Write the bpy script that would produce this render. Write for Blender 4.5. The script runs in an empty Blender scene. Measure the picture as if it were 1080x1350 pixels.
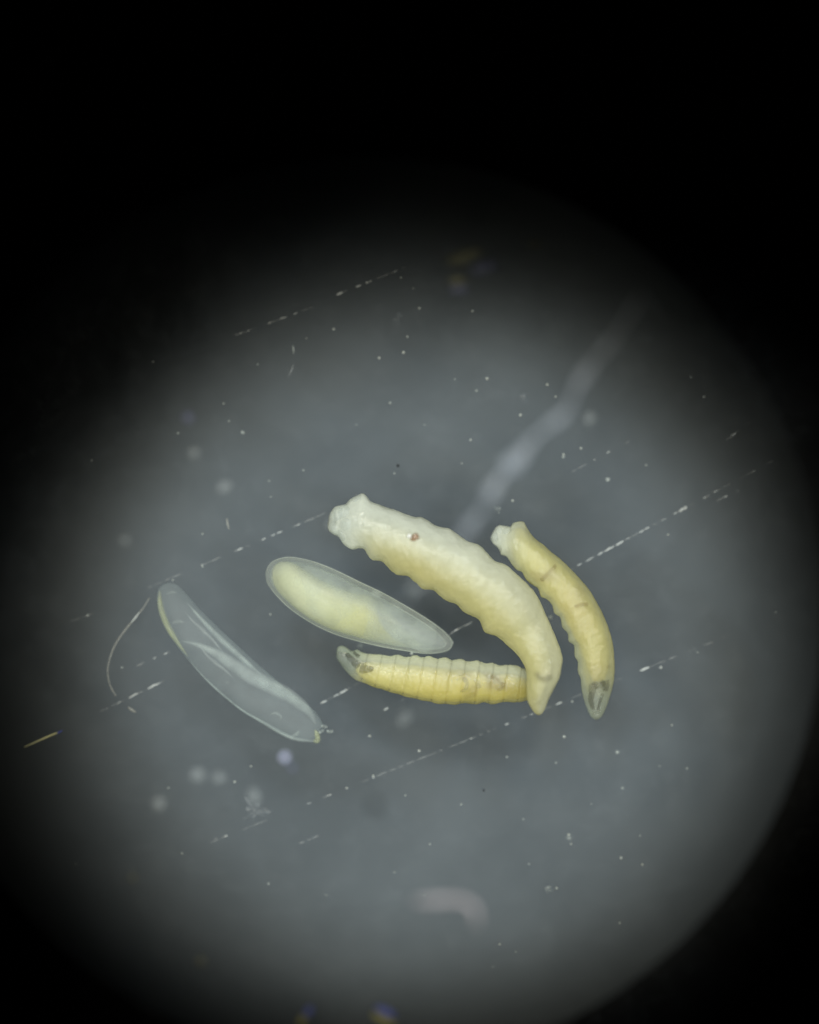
import bpy, bmesh, math, random
from mathutils import Vector, noise
from mathutils.bvhtree import BVHTree

random.seed(7)
SC = bpy.context.scene
COL = SC.collection
SC.unit_settings.system = 'METRIC'
SC.unit_settings.scale_length = 0.001          # one Blender unit is one millimetre
SC.unit_settings.length_unit = 'MILLIMETERS'

# ------------------------------------------------------------------ camera
PXMM = 200.0                                   # photograph pixels per millimetre on the slide
CAMZ = 30.0
cam_d = bpy.data.cameras.new('camera')
cam = bpy.data.objects.new('camera', cam_d)
COL.objects.link(cam)
cam.location = (0, 0, CAMZ)
cam_d.sensor_fit = 'HORIZONTAL'
cam_d.sensor_width = 36.0
cam_d.lens = 36.0 * CAMZ / (1080.0 / PXMM)
cam_d.clip_start = 1.0
cam_d.clip_end = 500.0
cam_d.dof.use_dof = True
cam_d.dof.focus_distance = CAMZ - 0.15
cam_d.dof.aperture_fstop = 0.001 * cam_d.lens / 3.8   # 3.8 mm wide objective pupil
SC.camera = cam

# ------------------------------------------------------------------ world, lamps, exposure
w = bpy.data.worlds.new('World')
SC.world = w
w.use_nodes = True
w.node_tree.nodes['Background'].inputs[0].default_value = (0.5, 0.55, 0.6, 1)
w.node_tree.nodes['Background'].inputs[1].default_value = 0.0012

def P(px, py, z=0.0):
    """photograph pixel -> point on the level plane z (the slide's face is z = 0)"""
    k = (CAMZ - z) / CAMZ
    return Vector(((px - 540.0) / PXMM * k, (675.0 - py) / PXMM * k, z))

POOL = P(560, 864, -0.9)
LAMP_DIST = 60.0
N_LAMP = 12
for i in range(N_LAMP):                         # added lamp ring; narrow cones give the eyepiece's dark falloff
    a = math.radians(15 + 360 / N_LAMP * i)
    warm = i % 2 == 0
    tilt = math.radians(18 if (i // 2) % 2 else 35)
    ld = bpy.data.lights.new('ring_lamp', 'SPOT')
    lo = bpy.data.objects.new('ring_lamp', ld)
    COL.objects.link(lo)
    off = Vector((math.sin(tilt) * math.cos(a), math.sin(tilt) * math.sin(a), math.cos(tilt))) * LAMP_DIST
    lo.location = POOL + off
    lo.rotation_euler = (-off).to_track_quat('-Z', 'Y').to_euler()
    r = (2.74 if warm else 2.42) * (0.985 if (i // 2) % 2 else 0.90)
    ld.spot_size = 2 * math.atan(r / LAMP_DIST)
    ld.spot_blend = 0.50
    ld.shadow_soft_size = 0.3
    ld.color = (1.0, 0.90, 0.69) if warm else (0.84, 0.96, 1.0)
    ld.energy = 19500.0 * (1.0 + 0.38 * math.sin(a) - 0.12 * math.cos(a)) * 0.95

SC.view_settings.view_transform = 'Standard'
SC.view_settings.look = 'None'
SC.view_settings.exposure = 0.0
SC.view_settings.gamma = 1.0
SC.view_settings.use_curve_mapping = False
SC.render.engine = 'CYCLES'
SC.cycles.use_denoising = True
SC.cycles.transparent_max_bounces = 40
SC.cycles.max_bounces = 12

# ------------------------------------------------------------------ helpers
def link(name, me, mat=None, parent=None, loc=None):
    o = bpy.data.objects.new(name, me)
    COL.objects.link(o)
    if mat is not None and me is not None and not me.materials:
        me.materials.append(mat)
    if parent is not None:
        o.parent = parent
    if loc is not None:
        o.location = loc
    return o

def tag(o, label=None, cat=None, group=None, kind=None):
    for k, v in (('label', label), ('category', cat), ('group', group), ('kind', kind)):
        if v:
            o[k] = v
    return o

def mesh(name, verts, faces, smooth=True):
    me = bpy.data.meshes.new(name)
    me.from_pydata([tuple(v) for v in verts], [], faces)
    me.update()
    if smooth:
        me.polygons.foreach_set('use_smooth', [True] * len(me.polygons))
    return me

def spline(pts, n, closed=False):
    """Catmull-Rom through 2-D points, n samples evenly spaced along its length"""
    q = [Vector((p[0], p[1], p[2] if len(p) > 2 else 0.0)) for p in pts]
    d = []
    for i in range(len(q) - 1):
        p0 = q[i - 1] if i > 0 else q[i] * 2 - q[i + 1]
        p1, p2 = q[i], q[i + 1]
        p3 = q[i + 2] if i + 2 < len(q) else q[i + 1] * 2 - q[i]
        for k in range(12):
            t = k / 12.0
            d.append(0.5 * ((2 * p1) + (p2 - p0) * t + (2 * p0 - 5 * p1 + 4 * p2 - p3) * t * t
                            + (3 * p1 - p0 - 3 * p2 + p3) * t ** 3))
    d.append(q[-1])
    acc = [0.0]
    for i in range(1, len(d)):
        acc.append(acc[-1] + (d[i] - d[i - 1]).length)
    out, j = [], 0
    for i in range(n):
        s = acc[-1] * i / (n - 1)
        while j < len(d) - 2 and acc[j + 1] < s:
            j += 1
        t = (s - acc[j]) / max(1e-9, acc[j + 1] - acc[j])
        out.append(d[j].lerp(d[j + 1], min(1, max(0, t))))
    return out

def smooth_list(v, rad):
    n = len(v)
    return [sum(v[max(0, i - rad):min(n, i + rad + 1)]) / (min(n, i + rad + 1) - max(0, i - rad)) for i in range(n)]

def lofted(name, A, B, n=150, m=40, hr=0.85, lift=None, rad=None, disp=None, zbase=0.004, cap=0.045):
    """Body between two traced side lines A and B (pixels, same first and last point): a ring of m
    points round every rung. Returns mesh, (s, u, v) per vertex, centre line (mm), half heights."""
    a, b = spline(A, n), spline(B, n)
    wid = [(a[i] - b[i]).length / PXMM for i in range(n)]
    ws = smooth_list(smooth_list(wid, rad or n // 16), rad or n // 16)
    rs = rad or n // 16
    mxs = smooth_list([(a[i].x + b[i].x) / 2 for i in range(n)], rs)
    mys = smooth_list([(a[i].y + b[i].y) / 2 for i in range(n)], rs)
    verts, par = [], []
    centre, hh = [], []
    for i in range(n):
        s = i / (n - 1)
        even = sstep(0.0, 0.03, s) * sstep(1.0, 0.97, s)
        e = min(1.0, s / cap, (1 - s) / cap)
        h = hr * 0.5 * ws[i] * math.sqrt(max(0.0, 1 - (1 - e) ** 2))
        zc = zbase + h + (lift(s) if lift else 0.0)
        pa, pb = P(a[i].x, a[i].y, zc), P(b[i].x, b[i].y, zc)
        mid, half = (pa + pb) / 2, (pa - pb) / 2
        centre.append(mid)
        hh.append(h)
        if i in (0, n - 1):
            verts.append(mid)
            par.append((s, 0.0, 0.0))
            continue
        for k in range(m):
            th = 2 * math.pi * k / m
            c, sn = math.cos(th), math.sin(th)
            f = disp(s, c, sn) if disp else 0.0
            # the traced edge holds at the side; the back and belly run on smoothly
            g = sn * sn * even
            kw = 1 + (min(1.5, max(0.65, ws[i] / max(1e-6, wid[i]))) - 1) * g
            shift = (P(mxs[i], mys[i], zc) - mid) * g
            verts.append(mid + shift + half * c * kw * (1 + f * 0.45) + Vector((0, 0, h * sn * (1 + f))))
            par.append((s, c, sn))
    faces = []
    for k in range(m):
        faces.append((0, 1 + (k + 1) % m, 1 + k))
    for i in range(n - 3):
        o0, o1 = 1 + i * m, 1 + (i + 1) * m
        for k in range(m):
            k2 = (k + 1) % m
            faces.append((o0 + k, o0 + k2, o1 + k2, o1 + k))
    last, o0 = len(verts) - 1, 1 + (n - 3) * m
    for k in range(m):
        faces.append((last, o0 + k, o0 + (k + 1) % m))
    me = mesh(name, verts, faces)
    bm = bmesh.new()
    bm.from_mesh(me)
    bmesh.ops.recalc_face_normals(bm, faces=bm.faces)
    bm.to_mesh(me)
    bm.free()
    me.polygons.foreach_set('use_smooth', [True] * len(me.polygons))
    return me, par, centre, hh

def paint(me, par, fcol, fop=None):
    ca = me.color_attributes.new('pigment', 'FLOAT_COLOR', 'POINT')
    for i, (s, u, v) in enumerate(par):
        c = fcol(s, u, v, me.vertices[i].co)
        ca.data[i].color = (max(0, c[0]), max(0, c[1]), max(0, c[2]), 1)
    if fop:
        fa = me.attributes.new('tissue_thickness', 'FLOAT', 'POINT')
        for i, (s, u, v) in enumerate(par):
            fa.data[i].value = fop(s, u, v, me.vertices[i].co)

def tube(name, pts, rads, sides=7, squash=1.0):
    """tapered tube along 3-D points (mm)"""
    verts, faces = [], []
    n = len(pts)
    for i, p in enumerate(pts):
        t = (pts[min(n - 1, i + 1)] - pts[max(0, i - 1)])
        t.normalize()
        side = t.cross(Vector((0, 0, 1)))
        if side.length < 1e-4:
            side = Vector((1, 0, 0))
        side.normalize()
        up = side.cross(t)
        for k in range(sides):
            a = 2 * math.pi * k / sides
            verts.append(p + side * math.cos(a) * rads[i] + up * math.sin(a) * rads[i] * squash)
    for i in range(n - 1):
        for k in range(sides):
            k2 = (k + 1) % sides
            faces.append((i * sides + k, i * sides + k2, (i + 1) * sides + k2, (i + 1) * sides + k))
    faces.append(tuple(range(sides - 1, -1, -1)))
    faces.append(tuple((n - 1) * sides + k for k in range(sides)))
    return mesh(name, verts, faces)

def lump(name, r, seed, rough=0.35, squash=0.6, sub=2, stretch=1.0):
    bm = bmesh.new()
    bmesh.ops.create_icosphere(bm, subdivisions=sub, radius=1.0)
    off = Vector((seed * 3.17, seed * 1.31, seed * 0.77))
    for v in bm.verts:
        f = 1 + rough * noise.noise(v.co * 1.3 + off) + rough * 0.5 * noise.noise(v.co * 3.1 + off)
        v.co = Vector((v.co.x * f * r * stretch, v.co.y * f * r, v.co.z * f * r * squash))
    me = bpy.data.meshes.new(name)
    bm.to_mesh(me)
    bm.free()
    me.polygons.foreach_set('use_smooth', [True] * len(me.polygons))
    return me

def gs(x, c, wd):
    return math.exp(-((x - c) / wd) ** 2)

def mixc(a, b, t):
    t = max(0.0, min(1.0, t))
    return tuple(a[i] * (1 - t) + b[i] * t for i in range(3))

def sstep(a, b, x):
    t = max(0.0, min(1.0, (x - a) / (b - a)))
    return t * t * (3 - 2 * t)

# ------------------------------------------------------------------ materials
def newmat(name):
    m = bpy.data.materials.new(name)
    m.use_nodes = True
    nt = m.node_tree
    nt.nodes.clear()
    out = nt.nodes.new('ShaderNodeOutputMaterial')
    return m, nt, out

def node(nt, kind, **kw):
    n = nt.nodes.new(kind)
    for k, v in kw.items():
        if k.startswith('i_'):
            n.inputs[k[2:].replace('_', ' ')].default_value = v
        else:
            setattr(n, k, v)
    return n

def math_node(nt, op, a, b=None):
    n = nt.nodes.new('ShaderNodeMath')
    n.operation = op
    for i, x in enumerate((a, b)):
        if x is None:
            continue
        if isinstance(x, (int, float)):
            n.inputs[i].default_value = x
        else:
            nt.links.new(x, n.inputs[i])
    return n.outputs[0]

def ramp(nt, fac, stops):
    r = nt.nodes.new('ShaderNodeValToRGB')
    e = r.color_ramp.elements
    while len(e) < len(stops):
        e.new(0.5)
    for i, (p, c) in enumerate(stops):
        e[i].position = p
        e[i].color = (c, c, c, 1) if isinstance(c, (int, float)) else (*c, 1)
    nt.links.new(fac, r.inputs[0])
    return r.outputs[0]

def noise_tex(nt, scale, detail=4, rough=0.55, vec=None, dist=0.0):
    t = node(nt, 'ShaderNodeTexNoise', i_Scale=scale, i_Detail=detail, i_Roughness=rough, i_Distortion=dist)
    if vec is None:
        vec = node(nt, 'ShaderNodeTexCoord').outputs['Object']
    nt.links.new(vec, t.inputs['Vector'])
    return t.outputs['Fac']

def plain(name, col, rough=0.6, sss=0.0, spec=0.4, var=0.0, vscale=20.0, bump=0.0):
    m, nt, out = newmat(name)
    b = node(nt, 'ShaderNodeBsdfPrincipled', i_Roughness=rough)
    b.inputs['Base Color'].default_value = (*col, 1)
    b.inputs['Specular IOR Level'].default_value = spec
    if sss:
        b.inputs['Subsurface Weight'].default_value = sss
        b.inputs['Subsurface Radius'].default_value = (1.0, 0.8, 0.45)
        b.inputs['Subsurface Scale'].default_value = 0.06
    if var or bump:
        f = noise_tex(nt, vscale)
        if var:
            lo = tuple(c * (1 - var) for c in col)
            hi = tuple(min(1, c * (1 + var)) for c in col)
            nt.links.new(ramp(nt, f, [(0.3, lo), (0.7, hi)]), b.inputs['Base Color'])
        if bump:
            bp = node(nt, 'ShaderNodeBump', i_Strength=bump, i_Distance=0.02)
            nt.links.new(f, bp.inputs['Height'])
            nt.links.new(bp.outputs[0], b.inputs['Normal'])
    nt.links.new(b.outputs[0], out.inputs[0])
    return m

def veil(name, col, tau, rough=0.35, gloss=0.04, nscale=0.0, nlow=0.6, attr=False, tint=(1, 1, 1), solid=False, wet=0.0):
    """thin milky membrane: opacity 1 - exp(-tau / cos) as light crosses it, part scattered back, part through;
    solid = a lump of cloudy matter, whose way through grows shorter towards its edge"""
    m, nt, out = newmat(name)
    geo = node(nt, 'ShaderNodeNewGeometry')
    dp = node(nt, 'ShaderNodeVectorMath', operation='DOT_PRODUCT')
    nt.links.new(geo.outputs['Normal'], dp.inputs[0])
    nt.links.new(geo.outputs['Incoming'], dp.inputs[1])
    c = math_node(nt, 'MAXIMUM', math_node(nt, 'ABSOLUTE', dp.outputs['Value']), 0.0 if solid else 0.10)
    t = tau
    if attr:
        at = node(nt, 'ShaderNodeAttribute', attribute_name='tissue_thickness')
        t = math_node(nt, 'MULTIPLY', at.outputs['Fac'], tau)
    if nscale:
        f = ramp(nt, noise_tex(nt, nscale, 5, 0.6), [(0.3, nlow), (0.7, 1.0)])
        t = math_node(nt, 'MULTIPLY', f, t)
    ex = math_node(nt, 'MULTIPLY' if solid else 'DIVIDE', t, c)
    op = math_node(nt, 'SUBTRACT', 1.0, math_node(nt, 'EXPONENT', math_node(nt, 'MULTIPLY', ex, -1.0)))
    tr = node(nt, 'ShaderNodeBsdfTransparent')
    tr.inputs[0].default_value = (*tint, 1)
    df = node(nt, 'ShaderNodeBsdfDiffuse')
    tl = node(nt, 'ShaderNodeBsdfTranslucent')
    if attr:
        ca = node(nt, 'ShaderNodeAttribute', attribute_name='pigment')
        nt.links.new(ca.outputs['Color'], df.inputs[0])
        nt.links.new(ca.outputs['Color'], tl.inputs[0])
    else:
        df.inputs[0].default_value = (*col, 1)
        tl.inputs[0].default_value = (*col, 1)
    mx = node(nt, 'ShaderNodeMixShader')
    mx.inputs[0].default_value = 0.3
    nt.links.new(df.outputs[0], mx.inputs[1])
    nt.links.new(tl.outputs[0], mx.inputs[2])
    m2 = node(nt, 'ShaderNodeMixShader')
    nt.links.new(op, m2.inputs[0])
    nt.links.new(tr.outputs[0], m2.inputs[1])
    nt.links.new(mx.outputs[0], m2.inputs[2])
    gl = node(nt, 'ShaderNodeBsdfGlossy', i_Roughness=rough)
    if wet:
        bp = node(nt, 'ShaderNodeBump', i_Strength=0.6, i_Distance=0.012)
        nt.links.new(noise_tex(nt, wet, 4, 0.6), bp.inputs['Height'])
        nt.links.new(bp.outputs[0], gl.inputs['Normal'])
        nt.links.new(bp.outputs[0], df.inputs['Normal'])
    m3 = node(nt, 'ShaderNodeMixShader')
    m3.inputs[0].default_value = gloss
    nt.links.new(m2.outputs[0], m3.inputs[1])
    nt.links.new(gl.outputs[0], m3.inputs[2])
    nt.links.new(m3.outputs[0], out.inputs[0])
    return m

def slide_glass():
    m, nt, out = newmat('slide_glass')
    tc = node(nt, 'ShaderNodeTexCoord').outputs['Object']
    tr = node(nt, 'ShaderNodeBsdfTransparent')
    tr.inputs[0].default_value = (0.975, 0.985, 0.985, 1)
    df = node(nt, 'ShaderNodeBsdfDiffuse')
    df.inputs[0].default_value = (0.64, 0.72, 0.80, 1)
    gl = node(nt, 'ShaderNodeBsdfGlossy', i_Roughness=0.015)
    big = ramp(nt, noise_tex(nt, 0.75, 5, 0.6, tc, 0.6), [(0.3, 0.004), (0.75, 0.036)])
    fine = ramp(nt, noise_tex(nt, 9.0, 6, 0.7, tc), [(0.5, 0.0), (0.85, 0.03)])
    film = math_node(nt, 'ADD', big, fine)
    m1 = node(nt, 'ShaderNodeMixShader')
    nt.links.new(film, m1.inputs[0])
    nt.links.new(tr.outputs[0], m1.inputs[1])
    nt.links.new(df.outputs[0], m1.inputs[2])
    m2 = node(nt, 'ShaderNodeMixShader')
    m2.inputs[0].default_value = 0.012
    nt.links.new(m1.outputs[0], m2.inputs[1])
    nt.links.new(gl.outputs[0], m2.inputs[2])
    nt.links.new(m2.outputs[0], out.inputs[0])
    return m

MAT = {
    'grey': plain('frosted_grey_plate', (0.102, 0.116, 0.134), 0.9, spec=0.05, var=0.10, vscale=1.1),
    'black': plain('matt_black_metal', (0.006, 0.006, 0.006), 0.85, spec=0.08, var=0.3, vscale=6.0),
    'glass': slide_glass(),
    'skin': veil('larva_cuticle', (0.8, 0.85, 0.8), 1.0, rough=0.2, gloss=0.045, attr=True, nscale=11.0, nlow=0.72, wet=26.0),
    'flesh': veil('larva_tissue', (0.6, 0.6, 0.3), 2.6, gloss=0.0, attr=True, solid=True, nscale=9.0, nlow=0.6),
    'yolk': veil('egg_yolk', (0.6, 0.6, 0.3), 2.0, gloss=0.0, attr=True, solid=True, nscale=7.0, nlow=0.5),
    'hook': veil('dark_chitin', (0.05, 0.048, 0.03), 0.40, solid=True, gloss=0.0, nscale=18.0, nlow=0.4),
    'chorion': veil('egg_chorion', (0.86, 0.93, 0.88), 0.15, rough=0.4, gloss=0.015, nscale=7.0, nlow=0.75),
    'vitelline': veil('egg_membrane', (0.64, 0.75, 0.75), 0.17, rough=0.3, gloss=0.015, nscale=6.0, nlow=0.2),
    'shell': veil('empty_eggshell', (0.66, 0.78, 0.82), 0.115, rough=0.55, gloss=0.012, nscale=5.0, nlow=0.45),
    'fold': veil('eggshell_fold', (0.70, 0.80, 0.72), 0.70, rough=0.4, gloss=0.015, nscale=10.0, nlow=0.4, attr=True),
    'shellrim': veil('eggshell_rim', (0.60, 0.66, 0.40), 0.9, rough=0.35, gloss=0.02, nscale=8.0, nlow=0.6, attr=True),
    'dust': plain('pale_dust', (0.46, 0.50, 0.49), 0.5),
    'glint': plain('highlight_white', (0.92, 0.94, 0.93), 0.3, spec=0.8),
    'dimdust': veil('dim_dust', (0.6, 0.68, 0.68), 0.7, solid=True, nscale=25.0, nlow=0.3),
    'smear': veil('dried_smear', (0.58, 0.66, 0.74), 0.16, solid=True, nscale=12.0, nlow=0.1),
    'scratch': veil('chipped_glass', (0.80, 0.86, 0.88), 1.6, gloss=0.05, nscale=30.0, nlow=0.25),
    'faintscratch': veil('shallow_scratch', (0.8, 0.84, 0.84), 0.42, nscale=14.0, nlow=0.1),
    'darkdust': plain('black_dust', (0.006, 0.006, 0.007), 0.7),
    'amber': veil('amber_bead', (0.36, 0.17, 0.07), 1.6, gloss=0.05, rough=0.2, solid=True, nscale=14.0, nlow=0.4),
    'thread': veil('pale_thread', (0.62, 0.67, 0.80), 1.3, solid=True, nscale=5.0, nlow=0.12),
    'lint': veil('pinkish_lint', (0.84, 0.74, 0.82), 0.85, solid=True, nscale=4.0, nlow=0.4),
    'hair': veil('thin_hair', (0.66, 0.68, 0.64), 0.42, nscale=18.0, nlow=0.25),
    'yglint': plain('yellow_glint', (0.92, 0.88, 0.45), 0.3, spec=0.8),
    'violet': plain('violet_dust', (0.62, 0.64, 0.95), 0.5),
    'yfringe': veil('yellow_fringe', (0.60, 0.55, 0.14), 1.5, solid=True),
    'bfringe': veil('blue_fringe', (0.16, 0.20, 0.80), 1.5, solid=True),
    'ydim': veil('dim_yellow_fringe', (0.42, 0.40, 0.16), 0.45, solid=True),
    'bdim': veil('dim_blue_fringe', (0.20, 0.22, 0.50), 0.45, solid=True),
    'greydark': veil('dark_smudge', (0.02, 0.02, 0.02), 0.7, solid=True, nscale=9.0, nlow=0.5, gloss=0.0),
}

# ------------------------------------------------------------------ the surfaces under the specimens
SLIDE_T = 0.55
PLATE_Z = -1.30                                     # face of the grey plate under the opening

def disc(name, r, z0, z1, seg=128, hole=0.0):
    verts, faces = [], []
    c = P(486, 807, -SLIDE_T - 0.02)
    for z in (z1, z0):
        for rr in ((hole, r) if hole else (r,)):
            for k in range(seg):
                a = 2 * math.pi * k / seg
                verts.append((c.x + rr * math.cos(a), c.y + rr * math.sin(a), z))
    if hole:
        ti, to, bi, bo = 0, seg, 2 * seg, 3 * seg
        for k in range(seg):
            j = (k + 1) % seg
            faces += [(ti + k, to + k, to + j, ti + j), (bi + j, bo + j, bo + k, bi + k),
                      (to + k, bo + k, bo + j, to + j), (ti + j, bi + j, bi + k, ti + k)]
    else:
        faces.append(tuple(range(seg)))
        faces.append(tuple(range(2 * seg - 1, seg - 1, -1)))
        for k in range(seg):
            j = (k + 1) % seg
            faces.append((k, seg + k, seg + j, j))
    return mesh(name, verts, faces, False)

R_OPEN = 592 / PXMM * (CAMZ + 1.02) / CAMZ
tag(link('field_stop_plate', disc('field_stop_plate', 45.0, -SLIDE_T - 0.14, -SLIDE_T - 0.02, 192, R_OPEN), MAT['black']), kind='structure')  # black plate added; its opening cuts the field like the eyepiece's stop
tag(link('background_plate', disc('background_plate', 5.0, PLATE_Z - 0.8, PLATE_Z), MAT['grey']), kind='structure')

bm = bmesh.new()
bmesh.ops.create_cube(bm, size=1.0)
for v in bm.verts:
    v.co = Vector((v.co.x * 76, v.co.y * 26, v.co.z * SLIDE_T))
bmesh.ops.bevel(bm, geom=list(bm.edges), offset=0.12, segments=2, affect='EDGES')
me = bpy.data.meshes.new('glass_body')
bm.to_mesh(me)
bm.free()
slide = link('microscope_slide', None)
slide.location = (0.4, -0.5, -SLIDE_T)
slide.rotation_euler = (0, 0, math.radians(26))
tag(slide, 'clear scratched glass slide that the larvae and eggs lie on', 'glass slide')
gb = link('glass_body', me, MAT['glass'], slide)
gb.location = (0, 0, SLIDE_T / 2)
slide_inv = (slide.rotation_euler.to_matrix().to_4x4())
slide_inv.translation = slide.location
slide_inv = slide_inv.inverted()

# ------------------------------------------------------------------ larvae
def crease(bounds, depth, wd):
    def f(s):
        return -depth * sum(gs(s, b, wd) for b in bounds)
    return f

def make_larva(name, label, A, B, hr, n, nseg, s0, s1, depth, lift, skin_col, skin_op, core, core_col, group, jit=0.02, wd=0.008):
    root = link(name, None)
    mid = P(sum(p[0] for p in A) / len(A), sum(p[1] for p in A) / len(A), 0)
    root.location = mid
    tag(root, label, 'larva', group)
    bounds = [s0 + (s1 - s0) * (k + 0.5) / nseg for k in range(nseg)]
    cf = crease(bounds, depth, wd)

    def disp(s, c, sn):
        q = Vector((s * 9, c * 1.4, sn * 1.4))
        return cf(s) * (0.3 + 0.7 * sstep(-0.6, 0.3, c)) + jit * noise.noise(q * 1.2) + jit * 0.7 * noise.noise(q * 3.0) + jit * 0.7 * noise.noise(q * 7.0) + jit * 0.5 * noise.noise(q * 15.0)
    me, par, cen, hh = lofted('cuticle', A, B, n, 44, hr, lift, None, disp)
    paint(me, par, lambda s, u, v, co: skin_col(s, u, v, co, bounds), lambda s, u, v, co: skin_op(s, u, v, co, bounds))
    for v in me.vertices:
        v.co -= mid
    sk = link('cuticle', me, MAT['skin'], root)
    # tissue inside: the same rungs, drawn in
    a, b = spline(A, n), spline(B, n)
    u0f, u1f, sa, sb = core
    i0, i1 = int(sa * (n - 1)), int(sb * (n - 1))
    A2, B2 = [], []
    for i in range(i0, i1 + 1, 2):
        s = (i - i0) / (i1 - i0)
        wv = math.sqrt(max(0.0, 1 - (2 * s - 1) ** 8)) if True else 1
        t0, t1 = u0f(i / (n - 1)), u1f(i / (n - 1))
        m0, hw = (t0 + t1) / 2, (t1 - t0) / 2 * wv
        A2.append(a[i].lerp(b[i], m0 - hw))
        B2.append(a[i].lerp(b[i], m0 + hw))
    # (smoothed so the core does not copy each tooth of the skin)
    def sm(L, r=3):
        return [sum(L[max(0, i - r):i + r + 1], Vector((0, 0, 0))) / len(L[max(0, i - r):i + r + 1]) for i in range(len(L))]
    A2, B2 = sm(A2), sm(B2)
    mA = (A2[0] + B2[0]) / 2
    mB = (A2[-1] + B2[-1]) / 2
    A2, B2 = [mA] + A2 + [mB], [mA] + B2 + [mB]
    l2 = (lambda s: lift(sa + (sb - sa) * s)) if lift else None
    me2, par2, _, _ = lofted('fat_body', A2, B2, 110, 32, hr * 0.93, l2, 5,
                             lambda s, c, sn: 0.05 * noise.noise(Vector((s * 22, c * 2, sn * 2))), zbase=0.022)
    paint(me2, par2, lambda s, u, v, co: core_col(sa + (sb - sa) * s, u, v, co), lambda s, u, v, co: 1.0)
    for v in me2.vertices:
        v.co -= mid
    link('fat_body', me2, MAT['flesh'], root)
    return root, mid, sk, (a, b, cen, hh)

def inner_tube(root, mid, name, pts, rads, z, mat, squash=1.0):
    """organ seen through the skin; pts in photo pixels at height z (mm above the slide)"""
    sp = spline([(p[0], p[1], 0) for p in pts], 14)
    rr = [rads[0] * 1.8 + (rads[1] - rads[0]) * 1.8 * i / 13 for i in range(14)]
    rr = [r * (1 + 0.2 * noise.noise(Vector((i * 0.9, z * 9, pts[0][0])))) * (0.35 if i in (0, 13) else 1) for i, r in enumerate(rr)]
    q = [P(p.x, p.y, z - 0.025) - mid for p in sp]
    return link(name, tube(name, q, rr, 8, squash), mat, root)

WHITE = (0.78, 0.83, 0.76)
CREAM = (0.74, 0.76, 0.52)
YEL = (0.66, 0.60, 0.20)
OCHRE = (0.60, 0.50, 0.13)

# the big pale larva
A1 = [(433, 689), (434, 682), (435.4, 677), (441.3, 668.7), (449, 666), (456, 664.3), (462, 657.6), (469.4, 653.9), (477.6, 650.4), (483.5, 653.9),
      (488.7, 660.6), (502, 665.7), (515, 670.5), (521.3, 671.7), (531.7, 676.1), (547, 681.6), (555, 681.8), (562.8, 685), (573, 692),
      (584, 695.3), (593.3, 697), (606.3, 706.3), (615.6, 712.8), (626, 716), (634, 719.3), (643.3, 729.4), (652.6, 738.7), (667.4, 744.3),
      (678.5, 754.4), (693.8, 768), (707.5, 784), (714.5, 799), (722, 815), (728, 829), (736.8, 850), (741.5, 866.7),
      (740.7, 878.5), (737.8, 893.3), (730.4, 908.1), (724.4, 920), (718.5, 934.8), (714.5, 941.3), (710.5, 943)]
B1 = [(433, 689), (432.2, 694.5), (434.5, 700.6), (441.3, 705.5), (447, 708), (453, 716.9), (463.5, 724.3), (473.9, 722.8), (480.5, 724.5),
      (484.3, 730.9), (490.2, 738), (502, 739.8), (509.4, 745.7), (516.9, 753.1), (524, 758.3), (537, 759.5), (548, 768),
      (557, 776.3), (571, 778), (580.4, 786.3), (587.8, 791.5), (602.6, 797.2), (612.5, 807.6), (630.4, 816.8), (636.3, 829.5), (641.5, 835),
      (655.5, 839.5), (670.2, 851.5), (681.5, 862.2), (690.4, 875.6), (694, 886), (694.5, 897), (694.3, 910), (695.8, 924), (702.2, 936.3), (706.5, 941.2), (710.5, 943)]

def skin1(s, u, v, co, bd):
    c = mixc(WHITE, (0.72, 0.72, 0.50), sstep(0.25, 0.85, s))
    c = mixc(c, (0.72, 0.69, 0.36), sstep(0.8, -0.8, u) * 0.95 * sstep(0.08, 0.30, s))
    n_ = noise.noise(co * 6.0)
    c = tuple(x * (1 + 0.07 * n_) for x in c)
    k = sum(gs(s, b, 0.006) for b in bd)
    return tuple(x * (1 - 0.02 * k) for x in c)  # faint crease shade put into the colour

def op1(s, u, v, co, bd):
    return 0.95 + 1.8 * sstep(0.20, 0.04, s) + 1.1 * sstep(-0.6, 0.7, u) * sstep(0.95, 0.5, s) - 0.2 * sstep(0.84, 0.98, s)

def core1(s, u, v, co):
    c = mixc((0.74, 0.69, 0.29), (0.76, 0.76, 0.54), sstep(-0.6, 0.7, u))
    c = mixc(c, (0.66, 0.56, 0.16), 0.9 * gs(s, 0.38, 0.10) * sstep(0.6, -0.5, u))
    c = mixc(c, (0.62, 0.60, 0.34), sstep(0.7, 0.95, s))
    return tuple(x * (1 + 0.10 * noise.noise(co * 7)) for x in c)

def lift1(s):
    return 0.20 * sstep(0.72, 0.93, s)

larva1, mid1, skin_a, _ = make_larva(
    'fly_larva', 'largest larva, plump cream white, its narrow head end resting over the yellow ringed larva',
    A1, B1, 0.80, 230, 10, 0.10, 0.92, 0.014, lift1, skin1, op1,
    (lambda s: 0.28, lambda s: 0.95, 0.10, 0.955), core1, 'larvae on the glass slide', 0.048)
MAT['hook_soft'] = veil('faint_chitin', (0.07, 0.065, 0.04), 0.30, gloss=0.0, solid=True, nscale=18.0, nlow=0.4)
inner_tube(larva1, mid1, 'mouth_hook', [(706, 886), (712, 893), (720, 896), (727, 889)], (0.010, 0.016), 0.415, MAT['hook_soft'])

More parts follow.
